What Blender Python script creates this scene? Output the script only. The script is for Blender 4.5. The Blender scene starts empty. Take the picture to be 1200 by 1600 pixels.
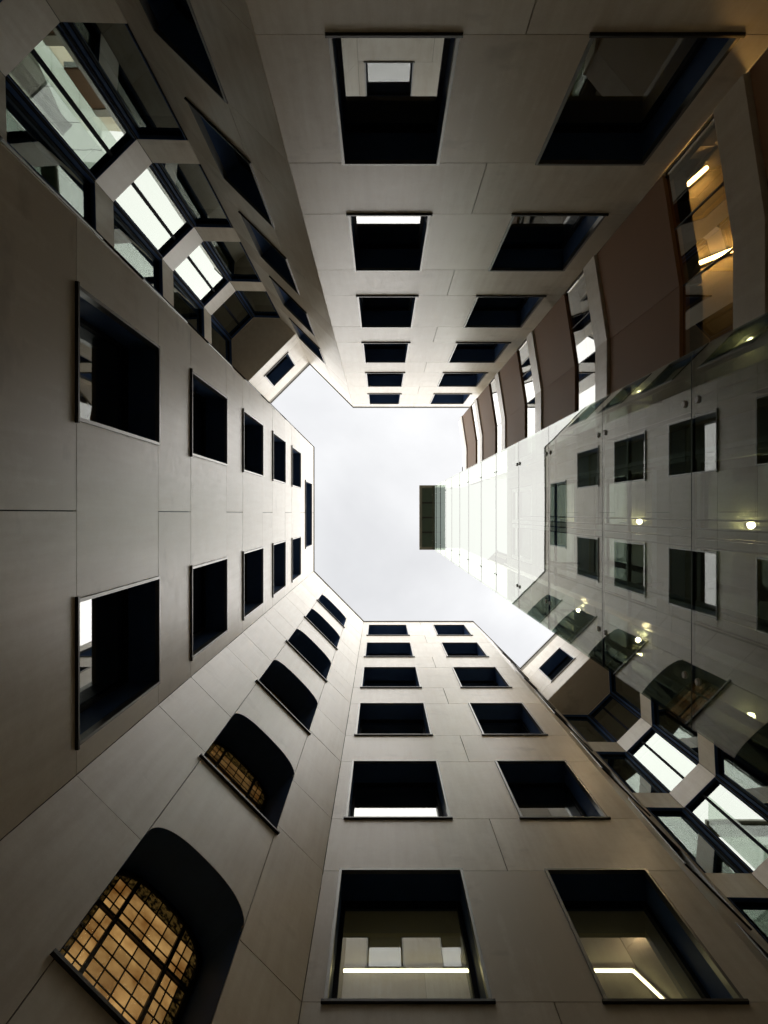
import bpy, math, random
from mathutils import Matrix, Vector
random.seed(7)
R = math.radians
S2 = math.sqrt(2.0)
sc = bpy.context.scene
COL = sc.collection

# ------------------------------------------------------------------ camera
CAMH = 1.6                      # the phone is held 1.6 m above the paving and points straight up
cam = bpy.data.cameras.new('camera')
cam.sensor_fit = 'VERTICAL'; cam.sensor_height = 36.0; cam.sensor_width = 27.0
cam.lens = 36.0 * 1100 / 1600
cam.shift_x = 4 / 1600; cam.shift_y = 2 / 1600
cam.clip_start = 0.05; cam.clip_end = 500
camo = bpy.data.objects.new('camera', cam); COL.objects.link(camo)
camo.location = (0, 0, CAMH); camo.rotation_euler = (math.pi, 0, 0)
sc.camera = camo

# ------------------------------------------------------------------ sky, sun, exposure
SUN_EL, SUN_AZ = R(80), math.atan2(-0.5, 1.0)      # veiled sun, high on the right
w = bpy.data.worlds.new('World'); sc.world = w; w.use_nodes = True
nt = w.node_tree; N = nt.nodes; L = nt.links
for n in list(N): N.remove(n)
out = N.new('ShaderNodeOutputWorld'); bg = N.new('ShaderNodeBackground')
sky = N.new('ShaderNodeTexSky'); sky.sky_type = 'NISHITA'; sky.sun_disc = False
sky.sun_elevation = SUN_EL; sky.sun_rotation = math.pi / 2 - SUN_AZ
sky.air_density = 1.0; sky.dust_density = 1.0
tc = N.new('ShaderNodeTexCoord')
no = N.new('ShaderNodeTexNoise'); no.inputs['Scale'].default_value = 2.6; no.inputs['Detail'].default_value = 7
no.inputs['Roughness'].default_value = 0.52; no.inputs['Distortion'].default_value = 0.35
cr = N.new('ShaderNodeValToRGB')
cr.color_ramp.elements[0].position = 0.30; cr.color_ramp.elements[0].color = (0.66, 0.67, 0.69, 1)
cr.color_ramp.elements[1].position = 0.68; cr.color_ramp.elements[1].color = (1.04, 1.045, 1.06, 1)
ml = N.new('ShaderNodeMixRGB'); ml.blend_type = 'MULTIPLY'; ml.inputs[0].default_value = 1
ml.inputs[2].default_value = (3.65, 3.65, 3.65, 1)
mx = N.new('ShaderNodeMixRGB'); mx.inputs[0].default_value = 0.985
L.new(tc.outputs['Generated'], no.inputs['Vector']); L.new(no.outputs['Fac'], cr.inputs[0])
L.new(cr.outputs[0], ml.inputs[1]); L.new(sky.outputs[0], mx.inputs[1]); L.new(ml.outputs[0], mx.inputs[2])
L.new(mx.outputs[0], bg.inputs['Color']); bg.inputs['Strength'].default_value = 0.1
L.new(bg.outputs[0], out.inputs[0])
sun = bpy.data.lights.new('sun', 'SUN'); sun.energy = 1.6; sun.angle = R(110); sun.color = (1, 0.955, 0.88)
suno = bpy.data.objects.new('sun', sun); COL.objects.link(suno)
sd = Vector((math.cos(SUN_EL) * math.cos(SUN_AZ), math.cos(SUN_EL) * math.sin(SUN_AZ), math.sin(SUN_EL)))
suno.location = sd * 60; suno.rotation_euler = sd.to_track_quat('Z', 'Y').to_euler()
sc.view_settings.view_transform = 'Standard'; sc.view_settings.look = 'None'
sc.view_settings.exposure = 1.55; sc.view_settings.gamma = 1.0; sc.view_settings.use_curve_mapping = False
cy = sc.cycles
cy.max_bounces = 14; cy.diffuse_bounces = 12; cy.glossy_bounces = 8; cy.transmission_bounces = 8
cy.transparent_max_bounces = 24; cy.use_denoising = True; cy.sample_clamp_indirect = 6.0
cy.caustics_reflective = True; cy.blur_glossy = 0.5

# ------------------------------------------------------------------ materials
def newmat(name):
    m = bpy.data.materials.new(name); m.use_nodes = True
    return m, m.node_tree.nodes, m.node_tree.links, m.node_tree.nodes['Principled BSDF']

def stone(name, c0, c1, rough, bump=0.02):
    m, n, l, p = newmat(name)
    g = n.new('ShaderNodeNewGeometry'); oi = n.new('ShaderNodeObjectInfo')
    off = n.new('ShaderNodeVectorMath'); off.operation = 'MULTIPLY_ADD'
    cmb = n.new('ShaderNodeCombineXYZ')
    for i in range(3): l.new(oi.outputs['Random'], cmb.inputs[i])
    l.new(cmb.outputs[0], off.inputs[0]); off.inputs[1].default_value = (37, 53, 71); l.new(g.outputs['Position'], off.inputs[2])
    def noise(scale, det, rgh, stretch=None):
        x = n.new('ShaderNodeTexNoise'); x.inputs['Scale'].default_value = scale
        x.inputs['Detail'].default_value = det; x.inputs['Roughness'].default_value = rgh
        if stretch:
            mp = n.new('ShaderNodeMapping'); mp.inputs['Scale'].default_value = stretch
            l.new(off.outputs[0], mp.inputs[0]); l.new(mp.outputs[0], x.inputs['Vector'])
        else: l.new(off.outputs[0], x.inputs['Vector'])
        return x
    big = noise(0.9, 5, 0.6); streak = noise(2.2, 4, 0.6, (4, 4, 0.35)); fine = noise(70, 3, 0.7); speck = noise(12, 4, 0.6)
    def math_(op, a, b):
        x = n.new('ShaderNodeMath'); x.operation = op
        for i, v in enumerate((a, b)):
            if isinstance(v, (int, float)): x.inputs[i].default_value = v
            else: l.new(v, x.inputs[i])
        return x.outputs[0]
    s = math_('ADD', math_('MULTIPLY', big.outputs[0], 0.35), math_('MULTIPLY', streak.outputs[0], 0.30))
    s = math_('ADD', s, math_('MULTIPLY', fine.outputs[0], 0.12))
    s = math_('ADD', s, math_('MULTIPLY', speck.outputs[0], 0.12))
    s = math_('ADD', s, math_('MULTIPLY', oi.outputs['Random'], 0.24))
    mr = n.new('ShaderNodeMapRange'); mr.inputs[1].default_value = 0.45; mr.inputs[2].default_value = 0.69
    l.new(s, mr.inputs[0])
    mix = n.new('ShaderNodeMixRGB'); mix.inputs[1].default_value = (*c0, 1); mix.inputs[2].default_value = (*c1, 1)
    l.new(mr.outputs[0], mix.inputs[0])
    # scattered darker water marks
    st = noise(1.1, 4, 0.6, (1, 1, 1.4)); rp = n.new('ShaderNodeValToRGB')
    rp.color_ramp.elements[0].position = 0.60; rp.color_ramp.elements[0].color = (1, 1, 1, 1)
    rp.color_ramp.elements[1].position = 0.78; rp.color_ramp.elements[1].color = (0.70, 0.69, 0.665, 1)
    l.new(st.outputs[0], rp.inputs[0])
    mm = n.new('ShaderNodeMixRGB'); mm.blend_type = 'MULTIPLY'; mm.inputs[0].default_value = 1
    l.new(mix.outputs[0], mm.inputs[1]); l.new(rp.outputs[0], mm.inputs[2]); l.new(mm.outputs[0], p.inputs['Base Color'])
    rr = n.new('ShaderNodeMapRange'); rr.inputs[1].default_value = 0.3; rr.inputs[2].default_value = 0.7
    rr.inputs[3].default_value = rough - 0.03; rr.inputs[4].default_value = rough + 0.05
    l.new(speck.outputs[0], rr.inputs[0]); l.new(rr.outputs[0], p.inputs['Roughness'])
    p.inputs['Specular IOR Level'].default_value = 0.55
    b = n.new('ShaderNodeBump'); b.inputs['Strength'].default_value = 0.12; b.inputs['Distance'].default_value = bump * 0.05
    l.new(fine.outputs[0], b.inputs['Height']); l.new(b.outputs[0], p.inputs['Normal'])
    return m

def plain(name, col, rough, metal=0.0, var=0.15, scale=6.0, spec=0.5):
    m, n, l, p = newmat(name)
    g = n.new('ShaderNodeNewGeometry'); x = n.new('ShaderNodeTexNoise'); x.inputs['Scale'].default_value = scale
    x.inputs['Detail'].default_value = 5; l.new(g.outputs['Position'], x.inputs['Vector'])
    mix = n.new('ShaderNodeMixRGB')
    mix.inputs[1].default_value = (*[c * (1 - var) for c in col], 1); mix.inputs[2].default_value = (*[c * (1 + var) for c in col], 1)
    l.new(x.outputs[0], mix.inputs[0]); l.new(mix.outputs[0], p.inputs['Base Color'])
    mr = n.new('ShaderNodeMapRange'); mr.inputs[3].default_value = max(rough - 0.07, 0.02); mr.inputs[4].default_value = rough + 0.07
    l.new(x.outputs[0], mr.inputs[0]); l.new(mr.outputs[0], p.inputs['Roughness'])
    p.inputs['Metallic'].default_value = metal; p.inputs['Specular IOR Level'].default_value = spec
    return m

def glass(name, r0, tint, wave=0.0, rough=0.0, gc=(0.95, 0.97, 0.96), fmax=1.0):
    # one reflecting face (the outer one), tinted see-through: a coated pane
    m, n, l, p = newmat(name); n.remove(p); o = n['Material Output']
    g = n.new('ShaderNodeNewGeometry')
    d = n.new('ShaderNodeVectorMath'); d.operation = 'DOT_PRODUCT'
    l.new(g.outputs['Incoming'], d.inputs[0]); l.new(g.outputs['Normal'], d.inputs[1])
    def math_(op, a, b=None):
        x = n.new('ShaderNodeMath'); x.operation = op
        for i, v in enumerate((a, b)):
            if v is None: continue
            if isinstance(v, (int, float)): x.inputs[i].default_value = v
            else: l.new(v, x.inputs[i])
        return x.outputs[0]
    c = math_('ABSOLUTE', d.outputs['Value'])
    f = math_('POWER', math_('SUBTRACT', 1.0, c), 5.0)
    f = math_('ADD', math_('MULTIPLY', f, fmax - r0), r0)
    f = math_('MULTIPLY', f, math_('SUBTRACT', 1.0, g.outputs['Backfacing']))
    gl = n.new('ShaderNodeBsdfGlossy'); gl.inputs['Roughness'].default_value = rough
    gl.inputs['Color'].default_value = (*gc, 1)
    tr = n.new('ShaderNodeBsdfTransparent'); tr.inputs['Color'].default_value = (*tint, 1)
    if wave:
        x = n.new('ShaderNodeTexNoise'); x.inputs['Scale'].default_value = 1.1; x.inputs['Detail'].default_value = 1
        l.new(g.outputs['Position'], x.inputs['Vector'])
        b = n.new('ShaderNodeBump'); b.inputs['Strength'].default_value = 1.0; b.inputs['Distance'].default_value = wave
        l.new(x.outputs[0], b.inputs['Height']); l.new(b.outputs[0], gl.inputs['Normal'])
    ms = n.new('ShaderNodeMixShader'); l.new(f, ms.inputs[0]); l.new(tr.outputs[0], ms.inputs[1]); l.new(gl.outputs[0], ms.inputs[2])
    l.new(ms.outputs[0], o.inputs['Surface'])
    return m

def lamp_mat(name, col, strength):
    m, n, l, p = newmat(name)
    p.inputs['Base Color'].default_value = (0.8, 0.8, 0.8, 1); p.inputs['Emission Color'].default_value = (*col, 1)
    p.inputs['Emission Strength'].default_value = strength
    return m

def amber(name, strength, dark):
    m, n, l, p = newmat(name)
    g = n.new('ShaderNodeNewGeometry'); oi = n.new('ShaderNodeObjectInfo')
    x = n.new('ShaderNodeTexNoise'); x.inputs['Scale'].default_value = 5 if not dark else 26; x.inputs['Detail'].default_value = 4
    v = n.new('ShaderNodeTexVoronoi'); v.inputs['Scale'].default_value = 90
    l.new(g.outputs['Position'], x.inputs['Vector']); l.new(g.outputs['Position'], v.inputs['Vector'])
    r = n.new('ShaderNodeValToRGB'); e = r.color_ramp.elements
    if dark:
        e[0].position = 0.42; e[0].color = (0.006, 0.005, 0.002, 1); e[1].position = 0.60; e[1].color = (0.20, 0.12, 0.03, 1)
    else:
        e[0].position = 0.32; e[0].color = (0.30, 0.13, 0.03, 1); e[1].position = 0.72; e[1].color = (0.85, 0.50, 0.17, 1)
    l.new(x.outputs[0], r.inputs[0])
    mm = n.new('ShaderNodeMath'); mm.operation = 'MULTIPLY_ADD'; mm.inputs[1].default_value = 0.75; mm.inputs[2].default_value = 0.62
    l.new(oi.outputs['Random'], mm.inputs[0])
    m2 = n.new('ShaderNodeMath'); m2.operation = 'MULTIPLY'; m2.inputs[1].default_value = strength; l.new(mm.outputs[0], m2.inputs[0])
    p.inputs['Base Color'].default_value = (0.10, 0.05, 0.015, 1); p.inputs['Roughness'].default_value = 0.18
    l.new(r.outputs[0], p.inputs['Emission Color']); l.new(m2.outputs[0], p.inputs['Emission Strength'])
    b = n.new('ShaderNodeBump'); b.inputs['Strength'].default_value = 0.5; b.inputs['Distance'].default_value = 0.004
    l.new(v.outputs['Distance'], b.inputs['Height']); l.new(b.outputs[0], p.inputs['Normal'])
    return m

M = dict(
    stone=stone('pale_stone', (0.64, 0.57, 0.46), (0.855, 0.81, 0.715), 0.35),
    concrete=stone('lobby_concrete', (0.34, 0.32, 0.27), (0.46, 0.435, 0.38), 0.55),
    core=plain('joint_dark', (0.03, 0.027, 0.024), 0.9),
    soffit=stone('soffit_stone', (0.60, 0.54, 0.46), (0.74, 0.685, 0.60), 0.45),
    dark=plain('dark_metal', (0.010, 0.013, 0.020), 0.6, 0.0, spec=0.03),
    reveal=plain('reveal_metal', (0.045, 0.090, 0.210), 0.5, 0.0, spec=0.05),
    trim=plain('grey_trim_metal', (0.20, 0.20, 0.195), 0.36, 0.9),
    sill=plain('sill_metal', (0.028, 0.028, 0.027), 0.38, 0.3),
    coping=plain('coping_metal', (0.05, 0.048, 0.045), 0.45, 0.3),
    bronze=plain('bronze_panel', (0.36, 0.215, 0.13), 0.62, 0.0, 0.08, 2.0, spec=0.12),
    steel=plain('steel', (0.45, 0.46, 0.46), 0.28, 0.9),
    fitting=plain('satin_steel', (0.55, 0.57, 0.57), 0.5, 0.2),
    white=plain('white_paint', (0.70, 0.71, 0.68), 0.45, 0, 0.05),
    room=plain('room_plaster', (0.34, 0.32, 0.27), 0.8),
    paving=plain('paving', (0.42, 0.34, 0.25), 0.75),
    lead=plain('lead_came', (0.012, 0.010, 0.008), 0.5),
    pane=glass('coated_window_glass', 0.32, (0.72, 0.76, 0.70)),
    bay=glass('coated_bay_glass', 0.34, (0.62, 0.72, 0.64), 0.001, gc=(0.80, 0.87, 0.82)),
    band=glass('band_glass', 0.22, (0.66, 0.62, 0.52)),
    shaft=glass('shaft_glass', 0.25, (0.56, 0.605, 0.565), 0.0004, gc=(0.96, 0.98, 0.97), fmax=0.25),
    shaft_side=glass('shaft_side_glass', 0.25, (0.72, 0.77, 0.72), gc=(0.78, 0.80, 0.78)),
    canopy=glass('canopy_glass', 0.10, (0.45, 0.60, 0.50)),
    joint=plain('silicone_joint', (0.03, 0.035, 0.035), 0.5),
    strip=lamp_mat('strip_lamp', (1.0, 0.80, 0.46), 6.0),
    warm=lamp_mat('warm_lamp', (1.0, 0.60, 0.22), 50.0),
    globe=lamp_mat('globe_lamp', (1.0, 0.74, 0.42), 60.0),
    amber=amber('amber_glass', 0.15, False), amber_dim=amber('amber_glass_dim', 0.05, False),
    border=amber('ornament_glass', 0.07, True),
)

# ------------------------------------------------------------------ helpers
class MB:
    def __init__(s): s.v = []; s.f = []
    def box(s, x0, x1, y0, y1, z0, z1):
        b = len(s.v)
        s.v += [(x, y, z) for z in (z0, z1) for y in (y0, y1) for x in (x0, x1)]
        s.f += [tuple(b + i for i in q) for q in ((0, 2, 3, 1), (4, 5, 7, 6), (0, 1, 5, 4), (2, 6, 7, 3), (0, 4, 6, 2), (1, 3, 7, 5))]
        return s
    def prism_y(s, poly, y0, y1):       # polygon in x-z, counter-clockwise seen from -y, extruded along y
        b = len(s.v); n = len(poly)
        s.v += [(x, y0, z) for x, z in poly] + [(x, y1, z) for x, z in poly]
        s.f.append(tuple(b + i for i in range(n))); s.f.append(tuple(b + n + i for i in reversed(range(n))))
        for i in range(n):
            j = (i + 1) % n; s.f.append((b + j, b + i, b + n + i, b + n + j))
        return s
    def prism_z(s, poly, z0, z1):       # polygon in x-y, counter-clockwise seen from +z
        b = len(s.v); n = len(poly)
        s.v += [(x, y, z0) for x, y in poly] + [(x, y, z1) for x, y in poly]
        s.f.append(tuple(b + i for i in reversed(range(n)))); s.f.append(tuple(b + n + i for i in range(n)))
        for i in range(n):
            j = (i + 1) % n; s.f.append((b + i, b + j, b + n + j, b + n + i))
        return s
    def cyl(s, p0, p1, r0, r1=None, n=12):
        r1 = r0 if r1 is None else r1
        p0 = Vector(p0); p1 = Vector(p1); a = (p1 - p0).normalized()
        u = a.orthogonal().normalized(); vv = a.cross(u); b = len(s.v)
        for p, r in ((p0, r0), (p1, r1)):
            for i in range(n):
                t = 2 * math.pi * i / n; s.v.append(tuple(p + u * (r * math.cos(t)) + vv * (r * math.sin(t))))
        s.f.append(tuple(b + i for i in reversed(range(n)))); s.f.append(tuple(b + n + i for i in range(n)))
        for i in range(n):
            j = (i + 1) % n; s.f.append((b + i, b + j, b + n + j, b + n + i))
        return s
    def mesh(s, name, mat, smooth=False):
        me = bpy.data.meshes.new(name); me.from_pydata(s.v, [], s.f); me.materials.append(mat)
        if smooth: me.shade_smooth()
        me.update(); return me

def link(name, me, parent=None, mat=None):
    o = bpy.data.objects.new(name, me); COL.objects.link(o)
    if parent is not None: o.parent = parent
    if mat is not None: o.matrix_local = mat
    return o
def tag(o, label, cat, group=None):
    o['label'] = label; o['category'] = cat
    if group: o['group'] = group
    return o
def empty(name, x, y, z=0.0):
    o = bpy.data.objects.new(name, None); o.empty_display_size = 0.3; COL.objects.link(o); o.location = (x, y, z); return o

class Seg:
    """A straight piece of wall from A to B: local x along it, local y into the wall, local z = height above the camera."""
    def __init__(s, A, B):
        s.A, s.B = Vector(A), Vector(B); d = s.B - s.A; s.L = d.length; s.t = d.normalized()
        s.M = Matrix.Translation((s.A.x, s.A.y, CAMH)) @ Matrix.Rotation(math.atan2(s.t.y, s.t.x), 4, 'Z')

class Thing:
    def __init__(s, name, label, cat, x, y, z=0.0, group=None):
        s.o = tag(empty(name, x, y, z), label, cat, group); s.inv = Matrix.Translation((-x, -y, -z))
    def put(s, name, me, seg=None, loc=(0, 0, 0), scale=None):
        m = s.inv @ (seg.M if seg else Matrix.Identity(4)) @ Matrix.Translation(loc)
        if scale: m = m @ Matrix.Diagonal((*scale, 1))
        return link(name, me, s.o, m)

UNIT = {}
def unit(mat):
    if mat not in UNIT: UNIT[mat] = MB().box(0, 1, 0, 1, 0, 1).mesh('unit_panel_' + mat, M[mat])
    return UNIT[mat]
JT = 0.005      # half a joint
def panel(th, seg, u0, u1, z0, z1, mat='stone', name='stone_panel', y0=0.0, d=0.03, jl=JT, jr=JT):
    dy = random.uniform(-0.0012, 0.0012)
    return th.put(name, unit(mat), seg, (u0 + jl, y0 + dy, z0 + JT), (u1 - u0 - jl - jr, d, z1 - z0 - 2 * JT))

CACHE = {}
def window(th, seg, u0, u1, z0, z1, r=0.345, mull=0, pane='pane', trim=True, sill=True, fw=0.06):
    wd, h = round(u1 - u0, 4), round(z1 - z0, 4)
    key = (wd, h, r, mull, pane, trim, sill, fw)
    if key not in CACHE:
        c = {}
        f = MB()
        f.box(0.012, fw, r, r + 0.07, 0.0, h - 0.012); f.box(wd - fw, wd - 0.012, r, r + 0.07, 0.0, h - 0.012)
        f.box(fw, wd - fw, r, r + 0.07, 0, fw); f.box(fw, wd - fw, r, r + 0.07, h - fw, h - 0.012)
        ws = [fw]
        for k in range(mull):
            x = wd * (k + 1) / (mull + 1); f.box(x - 0.03, x + 0.03, r - 0.01, r + 0.06, fw, h - fw); ws += [x - 0.03, x + 0.03]
        ws.append(wd - fw)
        c['window'] = f.mesh('window_frame', M['dark'])
        c['panes'] = [MB().box(ws[2 * i], ws[2 * i + 1], r + 0.03, r + 0.045, fw, h - fw).mesh('window_pane', M[pane]) for i in range(mull + 1)]
        v = MB()
        v.box(0, 0.012, 0.002, r + 0.08, 0, h); v.box(wd - 0.012, wd, 0.002, r + 0.08, 0, h)
        v.box(0.012, wd - 0.012, 0.002, r + 0.08, h - 0.012, h); v.box(0.012, wd - 0.012, 0.06, r - 0.002, -0.02, 0.004)
        c['reveal'] = v.mesh('window_reveal', M['reveal'])
        if trim:
            c['trim'] = [MB().box(a, b, -0.018, 0.06, 0, h + 0.02).mesh('window_trim', M['trim']) for a, b in ((-0.018, 0.014), (wd - 0.014, wd + 0.018))]
            c['head'] = MB().box(0.014, wd - 0.014, -0.02, 0.03, h - 0.014, h + 0.02).mesh('head_trim', M['trim'])
        if sill:
            c['sill'] = MB().box(-0.04, wd + 0.04, -0.03, 0.06, -0.03, 0.0).mesh('window_sill', M['sill'])
        CACHE[key] = c
    c = CACHE[key]
    wo = th.put('window', c['window'], seg, (u0, 0, z0))
    for pm in c['panes']: link('pane', pm, wo)
    link('reveal', c['reveal'], wo)
    if 'trim' in c:
        for tm in c['trim']: link('jamb_trim', tm, wo)
        link('head_trim', c['head'], wo)
    if 'sill' in c: link('sill', c['sill'], wo)
    return wo

def core(th, seg, opens, zb, zt, y0=0.03, y1=0.47, e0=0.0, e1=0.0):
    us = sorted({-e0, seg.L + e1} | {round(a, 4) for o in opens for a in o[:2]}); zs = sorted({zb, zt} | {round(a, 4) for o in opens for a in o[2:4]})
    m = MB()
    for j in range(len(zs) - 1):
        z0, z1 = zs[j], zs[j + 1]; run = None
        for i in range(len(us) - 1):
            a, b = us[i], us[i + 1]; cu, cz = (a + b) / 2, (z0 + z1) / 2
            solid = not any(o[0] < cu < o[1] and o[2] < cz < o[3] for o in opens)
            if solid: run = (run[0], b) if run else (a, b)
            if run and (not solid or i == len(us) - 2):
                m.box(run[0], run[1], y0, y1, z0, z1); run = None
    th.put('wall_core', m.mesh('wall_core', M['core']), seg)

ROOF = 27.0; G = -CAMH
SILL = [6.0 + 3.6 * k for k in range(6)]; HEAD = [s + 2.2 for s in SILL]

def coping(th, seg, z=ROOF, y0=-0.03):
    th.put('coping', MB().box(-0.01, seg.L + 0.01, y0, 0.5, z + 0.002, z + 0.10).mesh('coping', M['coping']), seg)

def facade(label, A, B, wins, joints, roof=ROOF, name='stone_facade', seg=None, windows_kw={}):
    """wins: {floor: [(u0,u1)]}; joints: vertical joints of the spandrel courses."""
    seg = seg or Seg(A, B)
    th = Thing(name, label, 'facade', seg.A.x, seg.A.y)
    opens = []
    courses = [(G, 2.4, None), (2.4, SILL[0], None)]
    for k in range(6):
        courses.append((SILL[k], HEAD[k], k)); courses.append((HEAD[k], SILL[k + 1] if k < 5 else roof, None))
    for z0, z1, k in courses:
        if k is None or k not in wins:
            br = [0] + joints + [seg.L]
            for a, b in zip(br[:-1], br[1:]): panel(th, seg, a, b, z0, z1)
        else:
            x = 0.0
            for (a, b) in wins[k]:
                panel(th, seg, x, a, z0, z1, jr=0.020); x = b; opens.append((a, b, z0, z1))
                window(th, seg, a, b, z0, z1, **windows_kw)
            panel(th, seg, x, seg.L, z0, z1, jl=0.020)
    core(th, seg, opens, G, roof)
    coping(th, seg, roof)
    return th

# ------------------------------------------------------------------ plan of the courtyard (metres, camera at the origin, x right, y down the picture)
def UL(a, b): return ((-a + b) / S2, (-a - b) / S2)
def LR(a, b): return ((a + b) / S2, (a - b) / S2)
P = [(-2.6, -2.53), (-2.6, 2.23), (-0.68, 4.165), (3.51, 4.165),
     LR(8.6, -0.463), LR(9.2, 0.12), LR(9.2, 1.10), LR(8.6, 1.64), (4.10, 1.78), (3.40, 1.40), (3.40, -0.95),
     (2.82, -0.95), (2.82, -2.15), (2.66, -3.20), (3.39, -4.08), (-1.08, -4.08),
     UL(6.68, 2.12), UL(7.3, 1.53), UL(7.3, 0.54), UL(6.68, -0.05)]

# ground
g = MB(); g.box(-60, 60, -60, 60, -0.3, 0.0)
go = link('ground', g.mesh('ground', M['paving'])); go['kind'] = 'structure'

# storeys behind the facades: slabs, partitions, outer walls, roofs
def offset_poly(P, d):
    n = len(P); out_ = []
    for i in range(n):
        p0, p1, p2 = Vector(P[i - 1]), Vector(P[i]), Vector(P[(i + 1) % n])
        t1 = (p1 - p0).normalized(); t2 = (p2 - p1).normalized()
        n1 = Vector((-t1.y, t1.x)); n2 = Vector((-t2.y, t2.x)); b = (n1 + n2).normalized()
        out_.append(p1 + b * (d / max(b.dot(n1), 0.35)))
    return out_
PI_ = offset_poly(P, 0.30)
PQ = [Vector(p).normalized() * 15.0 for p in P]
LOW = 23.40
LEVELS = [1.5 + 3.6 * k for k in range(7)]       # top of each floor
LOBBY = 19.6
def roof_of(i): return LOBBY if 8 <= i <= 9 else (LOW if 10 <= i <= 13 else ROOF)
bo = empty('building_interior', 0, 0); bo['kind'] = 'structure'
BI = Matrix.Translation((0, 0, CAMH))
n = len(P)
for z in LEVELS + ['roof']:
    m = MB()
    for i in range(n):
        j = (i + 1) % n
        zt = roof_of(i) - 0.03 if z == 'roof' else (z if i != 1 else z + 1.9)      # half landings behind the arched windows
        if z != 'roof' and zt > roof_of(i) - 1.0: continue
        m.prism_z([tuple(PI_[i]), tuple(PI_[j]), tuple(PQ[j]), tuple(PQ[i])][::-1], zt - 0.3, zt)
    link('roof_slab' if z == 'roof' else 'floor_slab', m.mesh('floor_slab', M['room']), bo, BI)
m = MB()
for i in range(n):
    j = (i + 1) % n; a, b = PQ[i], PQ[j]; d = (b - a).normalized(); nn = Vector((-d.y, d.x)) * 0.2
    m.prism_z([tuple(a), tuple(a + nn), tuple(b + nn), tuple(b)][::-1], G, roof_of(i) - 0.02)
link('outer_wall', m.mesh('outer_wall', M['room']), bo, BI)
for i in range(n):
    if i in (9, 10, 11, 12, 13): continue
    a, b = PI_[i], PQ[i]; d = (b - a).normalized(); nn = Vector((-d.y, d.x)) * 0.06
    m = MB().prism_z([tuple(a - nn), tuple(b - nn), tuple(b + nn), tuple(a + nn)], G, max(roof_of(i), roof_of(i - 1)) - 0.35)
    link('partition_wall', m.mesh('partition_wall', M['room']), bo, BI)

# ------------------------------------------------------------------ the stone facades
def u_left(y): return y + 2.53
wl = {k: [(u_left(-1.93), u_left(-0.81)), (u_left(0.75), u_left(1.97))] for k in range(5)}
wl[5] = [(u_left(-1.10), u_left(1.18))]
facade('pale stone wall with two window columns and one wide window near its roof edge', P[0], P[1], wl, [u_left(-0.02)])
def u_bot(x): return x + 0.68
facade('pale stone wall whose lowest windows show lit strip lamps', P[2], P[3],
       {k: [(u_bot(-0.475), u_bot(0.93)), (u_bot(1.92), u_bot(3.08))] for k in range(6)}, [u_bot(1.47)])
def u_top(x): return 3.39 - x
facade('pale stone wall beside the kinked bronze facade, two window columns of six', P[14], P[15],
       {k: [(u_top(3.05), u_top(1.81)), (u_top(0.655), u_top(-0.44))] for k in range(6)}, [u_top(1.23)])
facade('narrow glossy stone wall with one column of slanting-looking windows', P[15], P[16],
       {k: [(1.02, 2.20)] for k in range(5)}, [1.02])
facade('stone side wall seen edge-on between the left wall and octagonal bay windows', P[19], P[0],
       {k: [(0.95, 2.10)] for k in range(6)}, [])
facade('stone side wall seen edge-on leading to bay windows behind the glass shaft', P[3], P[4],
       {k: [(0.9, 2.1)] for k in range(6)}, [])
facade('stone side wall behind the glass lift shaft, lit by wall lamps', P[7], P[8],
       {k: [(0.8, 1.9)] for k in range(6)}, [2.6])

# the two alcoves with glazed bays
def bay(label, pts, endA, endB, zs=22.55):
    th = Thing('bay_facade', label, 'facade', *pts[0])
    for i in range(3):
        seg = Seg(pts[i], pts[i + 1]); opens = []
        z = G
        for k in range(5):
            s, h = 5.35 + 3.6 * k, min(8.15 + 3.6 * k, 22.45)
            panel(th, seg, 0, seg.L, z, s)
            window(th, seg, 0.03, seg.L - 0.03, s, h, r=0.07, mull=1 if i == 1 else 0, pane='bay', trim=False, sill=False, fw=0.034)
            panel(th, seg, -0.0, 0.03, s, h, 'dark', 'corner_post', jl=0.001, jr=0.001); panel(th, seg, seg.L - 0.03, seg.L, s, h, 'dark', 'corner_post')
            opens.append((0.03, seg.L - 0.03, s, h)); z = h
        panel(th, seg, 0, seg.L, z, zs - 0.02)
        core(th, seg, opens, G, zs, y1=0.40)
    seg = Seg(endA, endB)
    poly = [tuple(seg.A), tuple(pts[0]), tuple(pts[1]), tuple(pts[2]), tuple(pts[3]), tuple(seg.B)]
    th.put('soffit', MB().prism_z(poly[::-1], zs, zs + 0.06).mesh('soffit', M['soffit']), None, (0, 0, CAMH))
    # closed storey above the soffit
    a, b = seg.L / 2 - 0.54, seg.L / 2 + 0.54; z0, z1 = 23.5, 25.45
    zb = zs + 0.06
    panel(th, seg, 0, seg.L, zb, z0); panel(th, seg, 0, seg.L, z1, ROOF)
    panel(th, seg, 0, a, z0, z1, jr=0.020); panel(th, seg, b, seg.L, z0, z1, jl=0.020)
    window(th, seg, a, b, z0, z1, r=0.38)
    core(th, seg, [(a, b, z0, z1)], zb, ROOF)
    th.put('storey_roof', MB().prism_z(poly[::-1], ROOF - 0.3, ROOF - 0.05).mesh('storey_roof', M['room']), None, (0, 0, CAMH))
    coping(th, seg)
bay('stacked octagonal bay windows in the alcove beside the left stone wall', [P[16], P[17], P[18], P[19]], UL(6.01, 2.12), UL(6.01, -0.05))
bay('stacked octagonal bay windows in the alcove partly behind the glass shaft', [P[4], P[5], P[6], P[7]], LR(8.0, -0.463), LR(8.0, 1.64))

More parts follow.
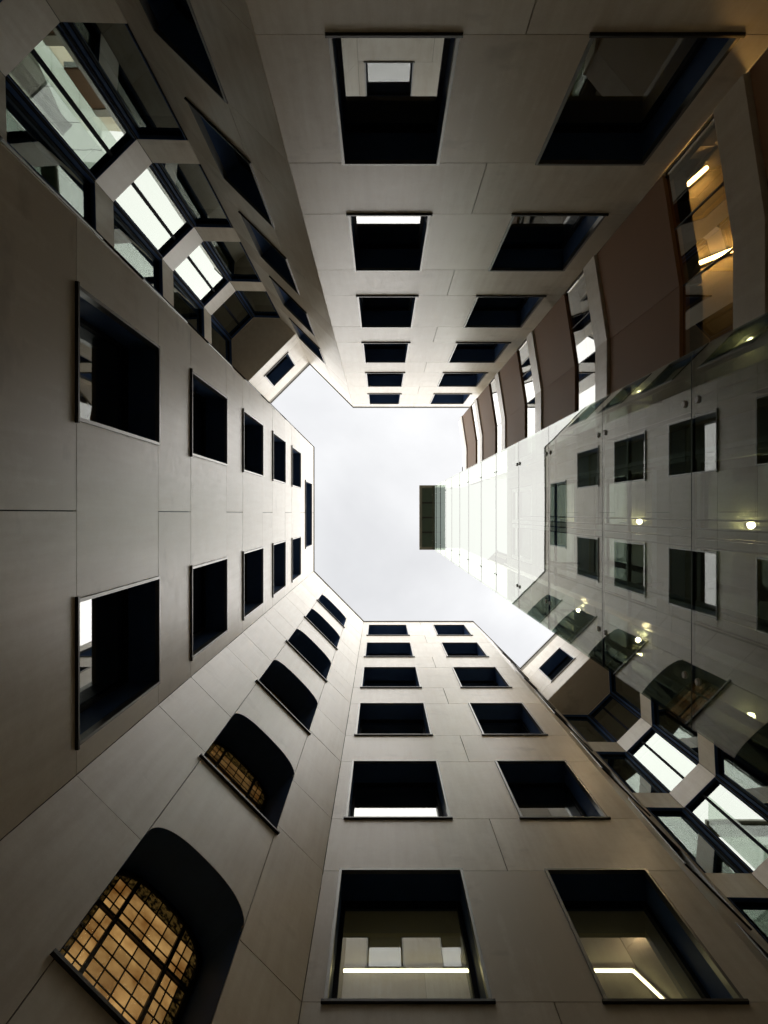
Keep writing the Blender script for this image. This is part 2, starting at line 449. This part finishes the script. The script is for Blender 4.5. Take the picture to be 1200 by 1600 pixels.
# ------------------------------------------------------------------ diagonal wall with arched leaded windows
def arch_z(x, wd, zs, rise):       # top of the opening at distance x from its left jamb
    q = min(abs(2 * x / wd - 1), 1.0); return zs + rise * (1 - q ** 2.6) ** (1 / 2.3)
seg = Seg(P[1], P[2]); th = Thing('stone_facade', 'diagonal stone wall with a column of arched leaded windows', 'facade', *P[1])
U0, U1 = 0.785, 1.975; WD = U1 - U0; RISE = 0.40; RD = 0.52; NA = 28
zk = [4.43 + 3.6 * k for k in range(6)]
br = [G, 2.4]
for k in range(6): br += [SILL[k], HEAD[k]]
br.append(ROOF)
for a, b in zip(br[:-1], br[1:]):
    panel(th, seg, 0, U0, a, b, jr=0.003); panel(th, seg, U1, seg.L, a, b, jl=0.003)
def arch_line(zs, off=0.0, nn=NA):
    xs = [WD * 0.5 * (1 - math.cos(math.pi * i / nn)) for i in range(nn + 1)]
    return [(x, arch_z(x, WD, zs, RISE) + off) for x in xs]
panel(th, seg, U0, U1, G, 2.4); panel(th, seg, U0, U1, 2.4, zk[0])
cm = MB(); cm.box(0, U0, 0.03, 0.6, G, ROOF); cm.box(U1, seg.L, 0.03, 0.6, G, ROOF); cm.box(U0, U1, 0.03, 0.6, G, zk[0])
spm = {}
for k in range(6):
    zs = zk[k] + 1.70; top = zk[k + 1] if k < 5 else ROOF
    al = arch_line(1.70)
    key = round(top - zk[k], 3)
    if key not in spm:
        T = top - zk[k]
        poly = [(min(max(x, JT), WD - JT), z) for x, z in al]
        spm[key] = (MB().prism_y(poly + [(WD - JT, T - JT), (JT, T - JT)], 0.0, 0.03).mesh('arch_panel', M['stone']))
    th.put('stone_panel', spm[key], seg, (U0, 0, zk[k]))
    b0 = len(cm.v); cm.prism_y([(U0 + x, zk[k] + z) for x, z in al] + [(U1, top), (U0, top)], 0.03, 0.6)
    # the window: frame ring, reveal, sill and glazing
    if k == 0:
        ring_in = [(0.05 + (WD - 0.1) * x / WD, z - 0.05) for x, z in al]
        f = MB(); y0, y1 = RD, RD + 0.06
        outer = [(0, 0)] + al + [(WD, 0)]; inner = [(0.05, 0.02)] + ring_in + [(WD - 0.05, 0.02)]
        for i in range(len(outer)):
            j = (i + 1) % len(outer); q = [outer[j], outer[i], inner[i], inner[j]]
            f.prism_y(q[::-1], y0, y1)
        for x in (0.30, 0.88): f.box(x - 0.018, x + 0.018, RD - 0.012, RD + 0.05, 0.05, arch_z(x, WD, 1.70, RISE) - 0.05)
        f.box(0.05, WD - 0.05, RD - 0.010, RD + 0.048, 1.40, 1.436)
        frame_me = f.mesh('leaded_frame', M['lead'])
        v = MB()
        def strip(pts, yy0, yy1):
            b = len(v.v); v.v.extend([(x, yy0, z) for x, z in pts] + [(x, yy1, z) for x, z in pts]); nn = len(pts)
            for i in range(nn - 1): v.f.append((b + i, b + i + 1, b + nn + i + 1, b + nn + i))
        full = [(0.004, 0)] + [(min(max(x, 0.004), WD - 0.004), z - 0.004) for x, z in al] + [(WD - 0.004, 0)]
        strip(full, 0.003, RD + 0.06)
        rev_me = v.mesh('arch_reveal', M['reveal'], False)
        sill_me = MB().box(-0.04, WD + 0.04, -0.035, RD, -0.03, 0.0).mesh('arch_sill', M['sill'])
        # panes, cut by the arch
        xs = [0.05, 0.13, 0.215, 0.30, 0.445, 0.59, 0.735, 0.88, 0.975, 1.06, 1.14]
        rows = [0.05 + 0.15 * i for i in range(10)] + [1.40, 1.56, 1.72, 1.90]
        rows = sorted(set(round(r_, 3) for r_ in rows if r_ < 1.41 or r_ in (1.40, 1.56, 1.72, 1.90)))
        rows = [0.05 + 1.35 * i / 9 for i in range(10)] + [1.55, 1.70, 1.86]
        panes = []
        for j in range(len(rows)):
            for i in range(len(xs) - 1):
                a, b = xs[i] + 0.006, xs[i + 1] - 0.006; z0 = rows[j] + 0.006; z1 = rows[j + 1] - 0.006 if j + 1 < len(rows) else 9
                ta, tb, tm = (arch_z(x, WD, 1.70, RISE) - 0.05 for x in (a, b, (a + b) / 2))
                if max(ta, tb, tm) < z0 + 0.03: continue
                pts = [(a, z0), (b, z0), (b, max(min(z1, tb), z0 + 0.002)), ((a + b) / 2, max(min(z1, tm), z0 + 0.004)), (a, max(min(z1, ta), z0 + 0.002))]
                edge = i in (0, len(xs) - 2) or min(ta, tb) < z1 + 0.04
                panes.append((pts, edge))
        lead = MB()
        for x in xs[1:-1]: lead.box(x - 0.0055, x + 0.0055, RD + 0.01, RD + 0.045, 0.05, arch_z(x, WD, 1.70, RISE) - 0.05)
        for z in rows[1:]:
            xa = next((x * 0.01 for x in range(119) if arch_z(x * 0.01, WD, 1.70, RISE) - 0.05 > z), 0.6)
            lead.box(max(xa, 0.05), WD - max(xa, 0.05), RD + 0.012, RD + 0.044, z - 0.0055, z + 0.0055)
        lead_me = lead.mesh('lead_cames', M['lead'])
        pme = {}
        for mat in ('amber', 'amber_dim', 'border'):
            pme[mat] = [MB().prism_y(p_, RD + 0.02, RD + 0.035).mesh('leaded_pane', M[mat]) if (mat != 'border') != e_ else None for p_, e_ in panes]
        plain_me = MB().prism_y(ring_in[::-1][::-1][:1] and [(0.05, 0.05), (WD - 0.05, 0.05)] + ring_in[::-1], RD + 0.02, RD + 0.035).mesh('arch_pane', M['pane'])
    wo = th.put('arched_window', frame_me, seg, (U0, 0, zk[k]))
    link('reveal', rev_me, wo); link('sill', sill_me, wo)
    if k < 3:
        lc = link('lead_came', lead_me, wo)
        for i, (p_, e_) in enumerate(panes):
            mat = 'border' if e_ else ('amber' if k == 0 else 'amber_dim')
            link('pane', pme[mat][i], wo)
        wo['label'] = 'arched window with amber leaded panes lit from inside'
    else:
        link('pane', plain_me, wo)
th.put('wall_core', cm.mesh('wall_core', M['core']), seg)
coping(th, seg)

# ------------------------------------------------------------------ kinked facade with bronze and stone bands
th = Thing('bronze_facade', 'kinked facade of brown bronze panels, pale bands and ribbon glass', 'facade', *P[11])
for si, (A, B) in enumerate(((P[11], P[12]), (P[12], P[13]))):
    seg = Seg(A, B)
    for k in range(6):
        zb = 3.06 + 3.6 * k
        panel(th, seg, 0, seg.L, zb, zb + 2.03, 'bronze', 'bronze_panel', 0.0, 0.10, 0.001, 0.001)
        panel(th, seg, 0, seg.L, zb + 2.055, zb + 2.53, 'stone', 'stone_band', -0.03, 0.13, 0.001, 0.001)
        th.put('backing', MB().box(0, seg.L, 0.10, 0.22, zb, zb + 2.52).mesh('backing', M['core']), seg)
        cuts = [0, seg.L] if si == 0 else [0, seg.L * 0.5, seg.L]
        for a, b in zip(cuts[:-1], cuts[1:]):
            th.put('pane', unit('band'), seg, (a + 0.006, 0.03, zb + 2.53), (b - a - 0.012, 0.02, 1.065 if k < 5 else 0.95))
            th.put('glass_joint', unit('joint'), seg, (b - 0.006, 0.028, zb + 2.53), (0.012, 0.024, 1.065 if k < 5 else 0.95))
seg = Seg(P[13], P[14])
for k in range(6):
    zb = 3.06 + 3.6 * k; zl = G if k == 0 else zb
    panel(th, seg, 0, seg.L, zl, zb + 2.03); panel(th, seg, 0, seg.L, zb + 2.03, zb + 2.53)
    th.put('backing', MB().box(0, seg.L, 0.03, 0.10, zl, zb + 2.52).mesh('backing', M['core']), seg)
    th.put('pane', unit('band'), seg, (0.01, 0.03, zb + 2.53), (seg.L - 0.02, 0.02, 1.065 if k < 5 else 0.95))
th.put('wall_base', MB().box(0, 1.2, 0.0, 0.2, G, 3.05).mesh('wall_base', M['stone']), Seg(P[11], P[12]))
th.put('wall_base', MB().box(0, Seg(P[12], P[13]).L, 0.0, 0.2, G, 3.05).mesh('wall_base', M['stone']), Seg(P[12], P[13]))
tag(link('roof_vent', MB().box(2.88, 3.12, -1.62, -1.42, CAMH + LOW, CAMH + LOW + 1.5).box(2.86, 3.14, -1.64, -1.40, CAMH + LOW + 1.5, CAMH + LOW + 1.56).mesh('roof_vent', M['coping'])),
    'dark vent box on the roof above the bronze facade', 'vent')

# ------------------------------------------------------------------ lift lobby behind the shaft
th = Thing('lift_lobby_front', 'lift lobby front with white door frames behind the glass shaft', 'facade', *P[9])
seg = Seg(P[9], P[10])
for k in range(7):
    zf = 1.5 + 3.6 * k
    if zf > LOBBY - 1: continue
    zt = min(zf + 3.6, LOBBY)
    panel(th, seg, 0, seg.L, zf - 0.45, zf, 'concrete', 'stone_band')
    panel(th, seg, 0, 0.22, zf, zt - 0.45, 'concrete'); panel(th, seg, seg.L - 0.30, seg.L, zf, zt - 0.45, 'concrete')
    panel(th, seg, 0.22, seg.L - 0.30, zf + 2.55, zt - 0.45, 'concrete')
    th.put('backing', MB().box(0, seg.L, 0.03, 0.12, zf - 0.45, zf).box(0, 0.22, 0.03, 0.12, zf, zt - 0.45).box(seg.L - 0.3, seg.L, 0.03, 0.12, zf, zt - 0.45).box(0.22, seg.L - 0.3, 0.03, 0.12, zf + 2.55, zt - 0.45).mesh('backing', M['core']), seg)
    for a in (0.24, 1.15):
        fr = MB(); wd = 0.88; h = 2.5
        fr.box(0, 0.09, 0, 0.1, 0, h); fr.box(wd - 0.09, wd, 0, 0.1, 0, h); fr.box(0.09, wd - 0.09, 0, 0.1, 0, 0.16); fr.box(0.09, wd - 0.09, 0, 0.1, h - 0.09, h)
        d = th.put('door', CACHE.setdefault('lobby_door', fr.mesh('lobby_door', M['white'])), seg, (a, 0.01, zf + 0.01))
        link('pane', CACHE.setdefault('lobby_pane', MB().box(0.09, wd - 0.09, 0.04, 0.055, 0.16, h - 0.09).mesh('lobby_pane', M['shaft'])), d)
        link('handle', CACHE.setdefault('lobby_handle', MB().cyl((0.12, -0.03, 0.95), (0.12, -0.03, 1.25), 0.012).mesh('lobby_handle', M['steel'])), d)
seg = Seg(P[8], P[9]); th = Thing('stone_pier', 'narrow stone pier between lift lobby and side wall', 'facade', *P[8])
zz = [G, 2.4, 6.0, 9.6, 13.2, 16.8, LOBBY]
for a, b in zip(zz[:-1], zz[1:]): panel(th, seg, 0, seg.L, a, b)
th.put('wall_core', MB().box(0, seg.L, 0.03, 0.2, G, LOBBY).mesh('wall_core', M['core']), seg)
seg = Seg(P[10], P[11]); th = Thing('stone_pier', 'narrow stone return between lift lobby and bronze facade', 'facade', *P[10])
for a, b in zip(zz[:-1], zz[1:]): panel(th, seg, 0, seg.L, a, b)
th.put('wall_core', MB().box(0, seg.L, 0.03, 0.2, G, LOBBY).mesh('wall_core', M['core']), seg)

# ------------------------------------------------------------------ glass lift shaft
GX, GY0, GY1 = 1.85, -0.965, 1.285; GTOP = 25.6
th = Thing('glass_shaft', 'tall glass lift shaft of stacked clear panels', 'lift shaft', GX, 0)
zj = [G + 0.1, 0.6, 2.3]
for k in range(7):
    for z in (4.2 + 3.6 * k, 5.9 + 3.6 * k):
        if z < GTOP - 0.6: zj.append(z)
zj.append(GTOP)
fit = MB().cyl((-0.012, 0, 0), (0.0, 0, 0), 0.020, 0.024, 14).mesh('disc_fitting', M['fitting'], False)
for a, b in zip(zj[:-1], zj[1:]):
    gp = th.put('glass_panel', unit('shaft'), None, (GX, GY0, CAMH + a + 0.006), (0.02, GY1 - GY0, b - a - 0.012))
    th.put('panel_joint', unit('joint'), None, (GX + 0.002, GY0, CAMH + a - 0.010), (0.016, GY1 - GY0, 0.020))
    for y, nm in ((GY0, 0), (GY1, 1)):
        th.put('side_panel', unit('shaft_side'), None, (GX + 0.022, y - 0.02 * nm, CAMH + a + 0.006), (1.0, 0.02, b - a - 0.012))
    for y in (GY0 + 0.30, GY1 - 0.30):
        for z in (a + 0.09, b - 0.09): th.put('fitting', fit, None, (GX, y, CAMH + z), (1, 1, 1) if z < 10 else (0.6, 0.6, 0.6))
for y in (-0.55, 0.86):
    rl = MB().box(-0.008, 0.008, -0.045, 0.045, 0, 12.5 + CAMH).box(-0.06, -0.008, -0.008, 0.008, 0, 12.5 + CAMH)
    th.put('guide_rail', rl.mesh('guide_rail', M['fitting']), None, (2.95, y, 0.0))
for y in (0.05, 0.12, 0.19, 0.26):
    th.put('cable', MB().cyl((0, 0, 0), (0, 0, 12.5 + CAMH), 0.008, n=6).mesh('cable', M['dark']), None, (2.45, y, 0))
br_me = MB().box(-0.02, 0.02, -1.05, 1.25, 0, 0.06).box(-0.02, 0.40, 0.84, 0.88, 0, 0.05).box(-0.02, 0.40, -0.57, -0.53, 0, 0.05).mesh('rail_bracket', M['fitting'])
for k in range(7):
    z = 4.9 + 3.6 * k
    if z < 12.5: th.put('rail_bracket', br_me, None, (3.0, 0, CAMH + z))
# glazed roof canopy of the shaft
cx0, cx1, cy0, cy1, cz = 1.38, 1.95, -1.02, 1.33, CAMH + GTOP + 0.02
f = MB(); fw = 0.10
f.box(cx0, cx1, cy0, cy0 + fw, cz, cz + 0.14); f.box(cx0, cx1, cy1 - fw, cy1, cz, cz + 0.14)
f.box(cx0, cx0 + fw, cy0 + fw, cy1 - fw, cz, cz + 0.14); f.box(cx1 - fw, cx1, cy0 + fw, cy1 - fw, cz, cz + 0.14)
th.put('roof_frame', f.mesh('roof_frame', plain('canopy_frame', (0.30, 0.29, 0.23), 0.45, 0.2)))
ys = [cy0 + fw + (cy1 - cy0 - 2 * fw) * i / 4 for i in range(5)]
for i in range(4):
    if i: th.put('roof_bar', MB().box(cx0 + fw, cx1 - fw, ys[i] - 0.03, ys[i] + 0.03, cz + 0.02, cz + 0.10).mesh('roof_bar', M['coping']))
    th.put('roof_panel', MB().box(cx0 + fw, cx1 - fw, ys[i] + 0.03 * (i > 0), ys[i + 1] - 0.03 * (i < 3), cz + 0.05, cz + 0.11).mesh('roof_panel', plain('green_panel', (0.10, 0.14, 0.105), 0.3)))

# ------------------------------------------------------------------ lamps
def bar_lamp(label, pts, z, mat='strip', wdt=0.024, group=None):
    x0, y0 = pts[0]
    th = Thing('strip_lamp', label, 'lamp', x0, y0, CAMH + z, group)
    for a, b in zip(pts[:-1], pts[1:]):
        d = (Vector(b) - Vector(a)); l_ = d.length; m = Matrix.Translation((a[0] - x0, a[1] - y0, 0)) @ Matrix.Rotation(math.atan2(d.y, d.x), 4, 'Z')
        link('light_tube', MB().box(0, l_, -wdt / 2, wdt / 2, -0.022, 0.0).mesh('light_tube', M[mat]), th.o, m)
        link('housing', MB().box(0, l_, -wdt / 2 - 0.012, wdt / 2 + 0.012, 0.001, 0.04).mesh('lamp_housing', M['white']), th.o, m)
zc = LEVELS[2] - 0.3          # ceiling of the lit storey
bar_lamp('long strip lamp on the ceiling inside the lowest lower-wall windows', [(-0.45, 5.42), (1.55, 5.42)], zc - 0.05)
bar_lamp('angled strip lamp inside the lower-wall window nearest the corner', [(2.2, 5.42), (2.98, 5.42), (3.75, 6.15)], zc - 0.05)
bar_lamp('warm strip lamp on the ceiling behind the ribbon glass by the stone wall', [(3.36, -3.66), (3.86, -4.10)], zc - 0.05, 'warm', 0.03)
bar_lamp('warm strip lamp further along the ceiling behind the ribbon glass', [(3.6, -2.9), (4.6, -3.3)], zc - 0.05, 'warm', 0.03)
ball = None
def globe(label, x, y, z, wall=None):
    th = Thing('globe_lamp', label, 'lamp', x, y, CAMH + z, 'lamps seen through the glass shaft')
    m = MB()
    rr = 0.045; prev = None
    for i in range(8):
        t0, t1 = math.pi * i / 8, math.pi * (i + 1) / 8
        m.cyl((0, 0, -rr * math.cos(t0)), (0, 0, -rr * math.cos(t1) + 1e-5), max(rr * math.sin(t0), 1e-4), max(rr * math.sin(t1), 1e-4), 16)
    link('bulb', m.mesh('bulb', M['globe']), th.o)
    link('mount', (MB().cyl((0, 0, 0.055), (0, 0, 0.10), 0.03) if wall is None else MB().cyl((0, 0, 0), wall, 0.02)).mesh('mount', M['steel']), th.o)
for k, wd_ in enumerate(('lowest', 'second', 'third')):
    z = LEVELS[2 + k] - 0.3
    globe('%s lobby ceiling lamp glowing through the glass shaft' % wd_, 4.36, 0.14, z - 0.10)
    if k: globe('%s wall lamp on the side wall behind the glass shaft' % wd_, 4.32, 2.13, z - 0.15, (0.05, -0.05, 0))
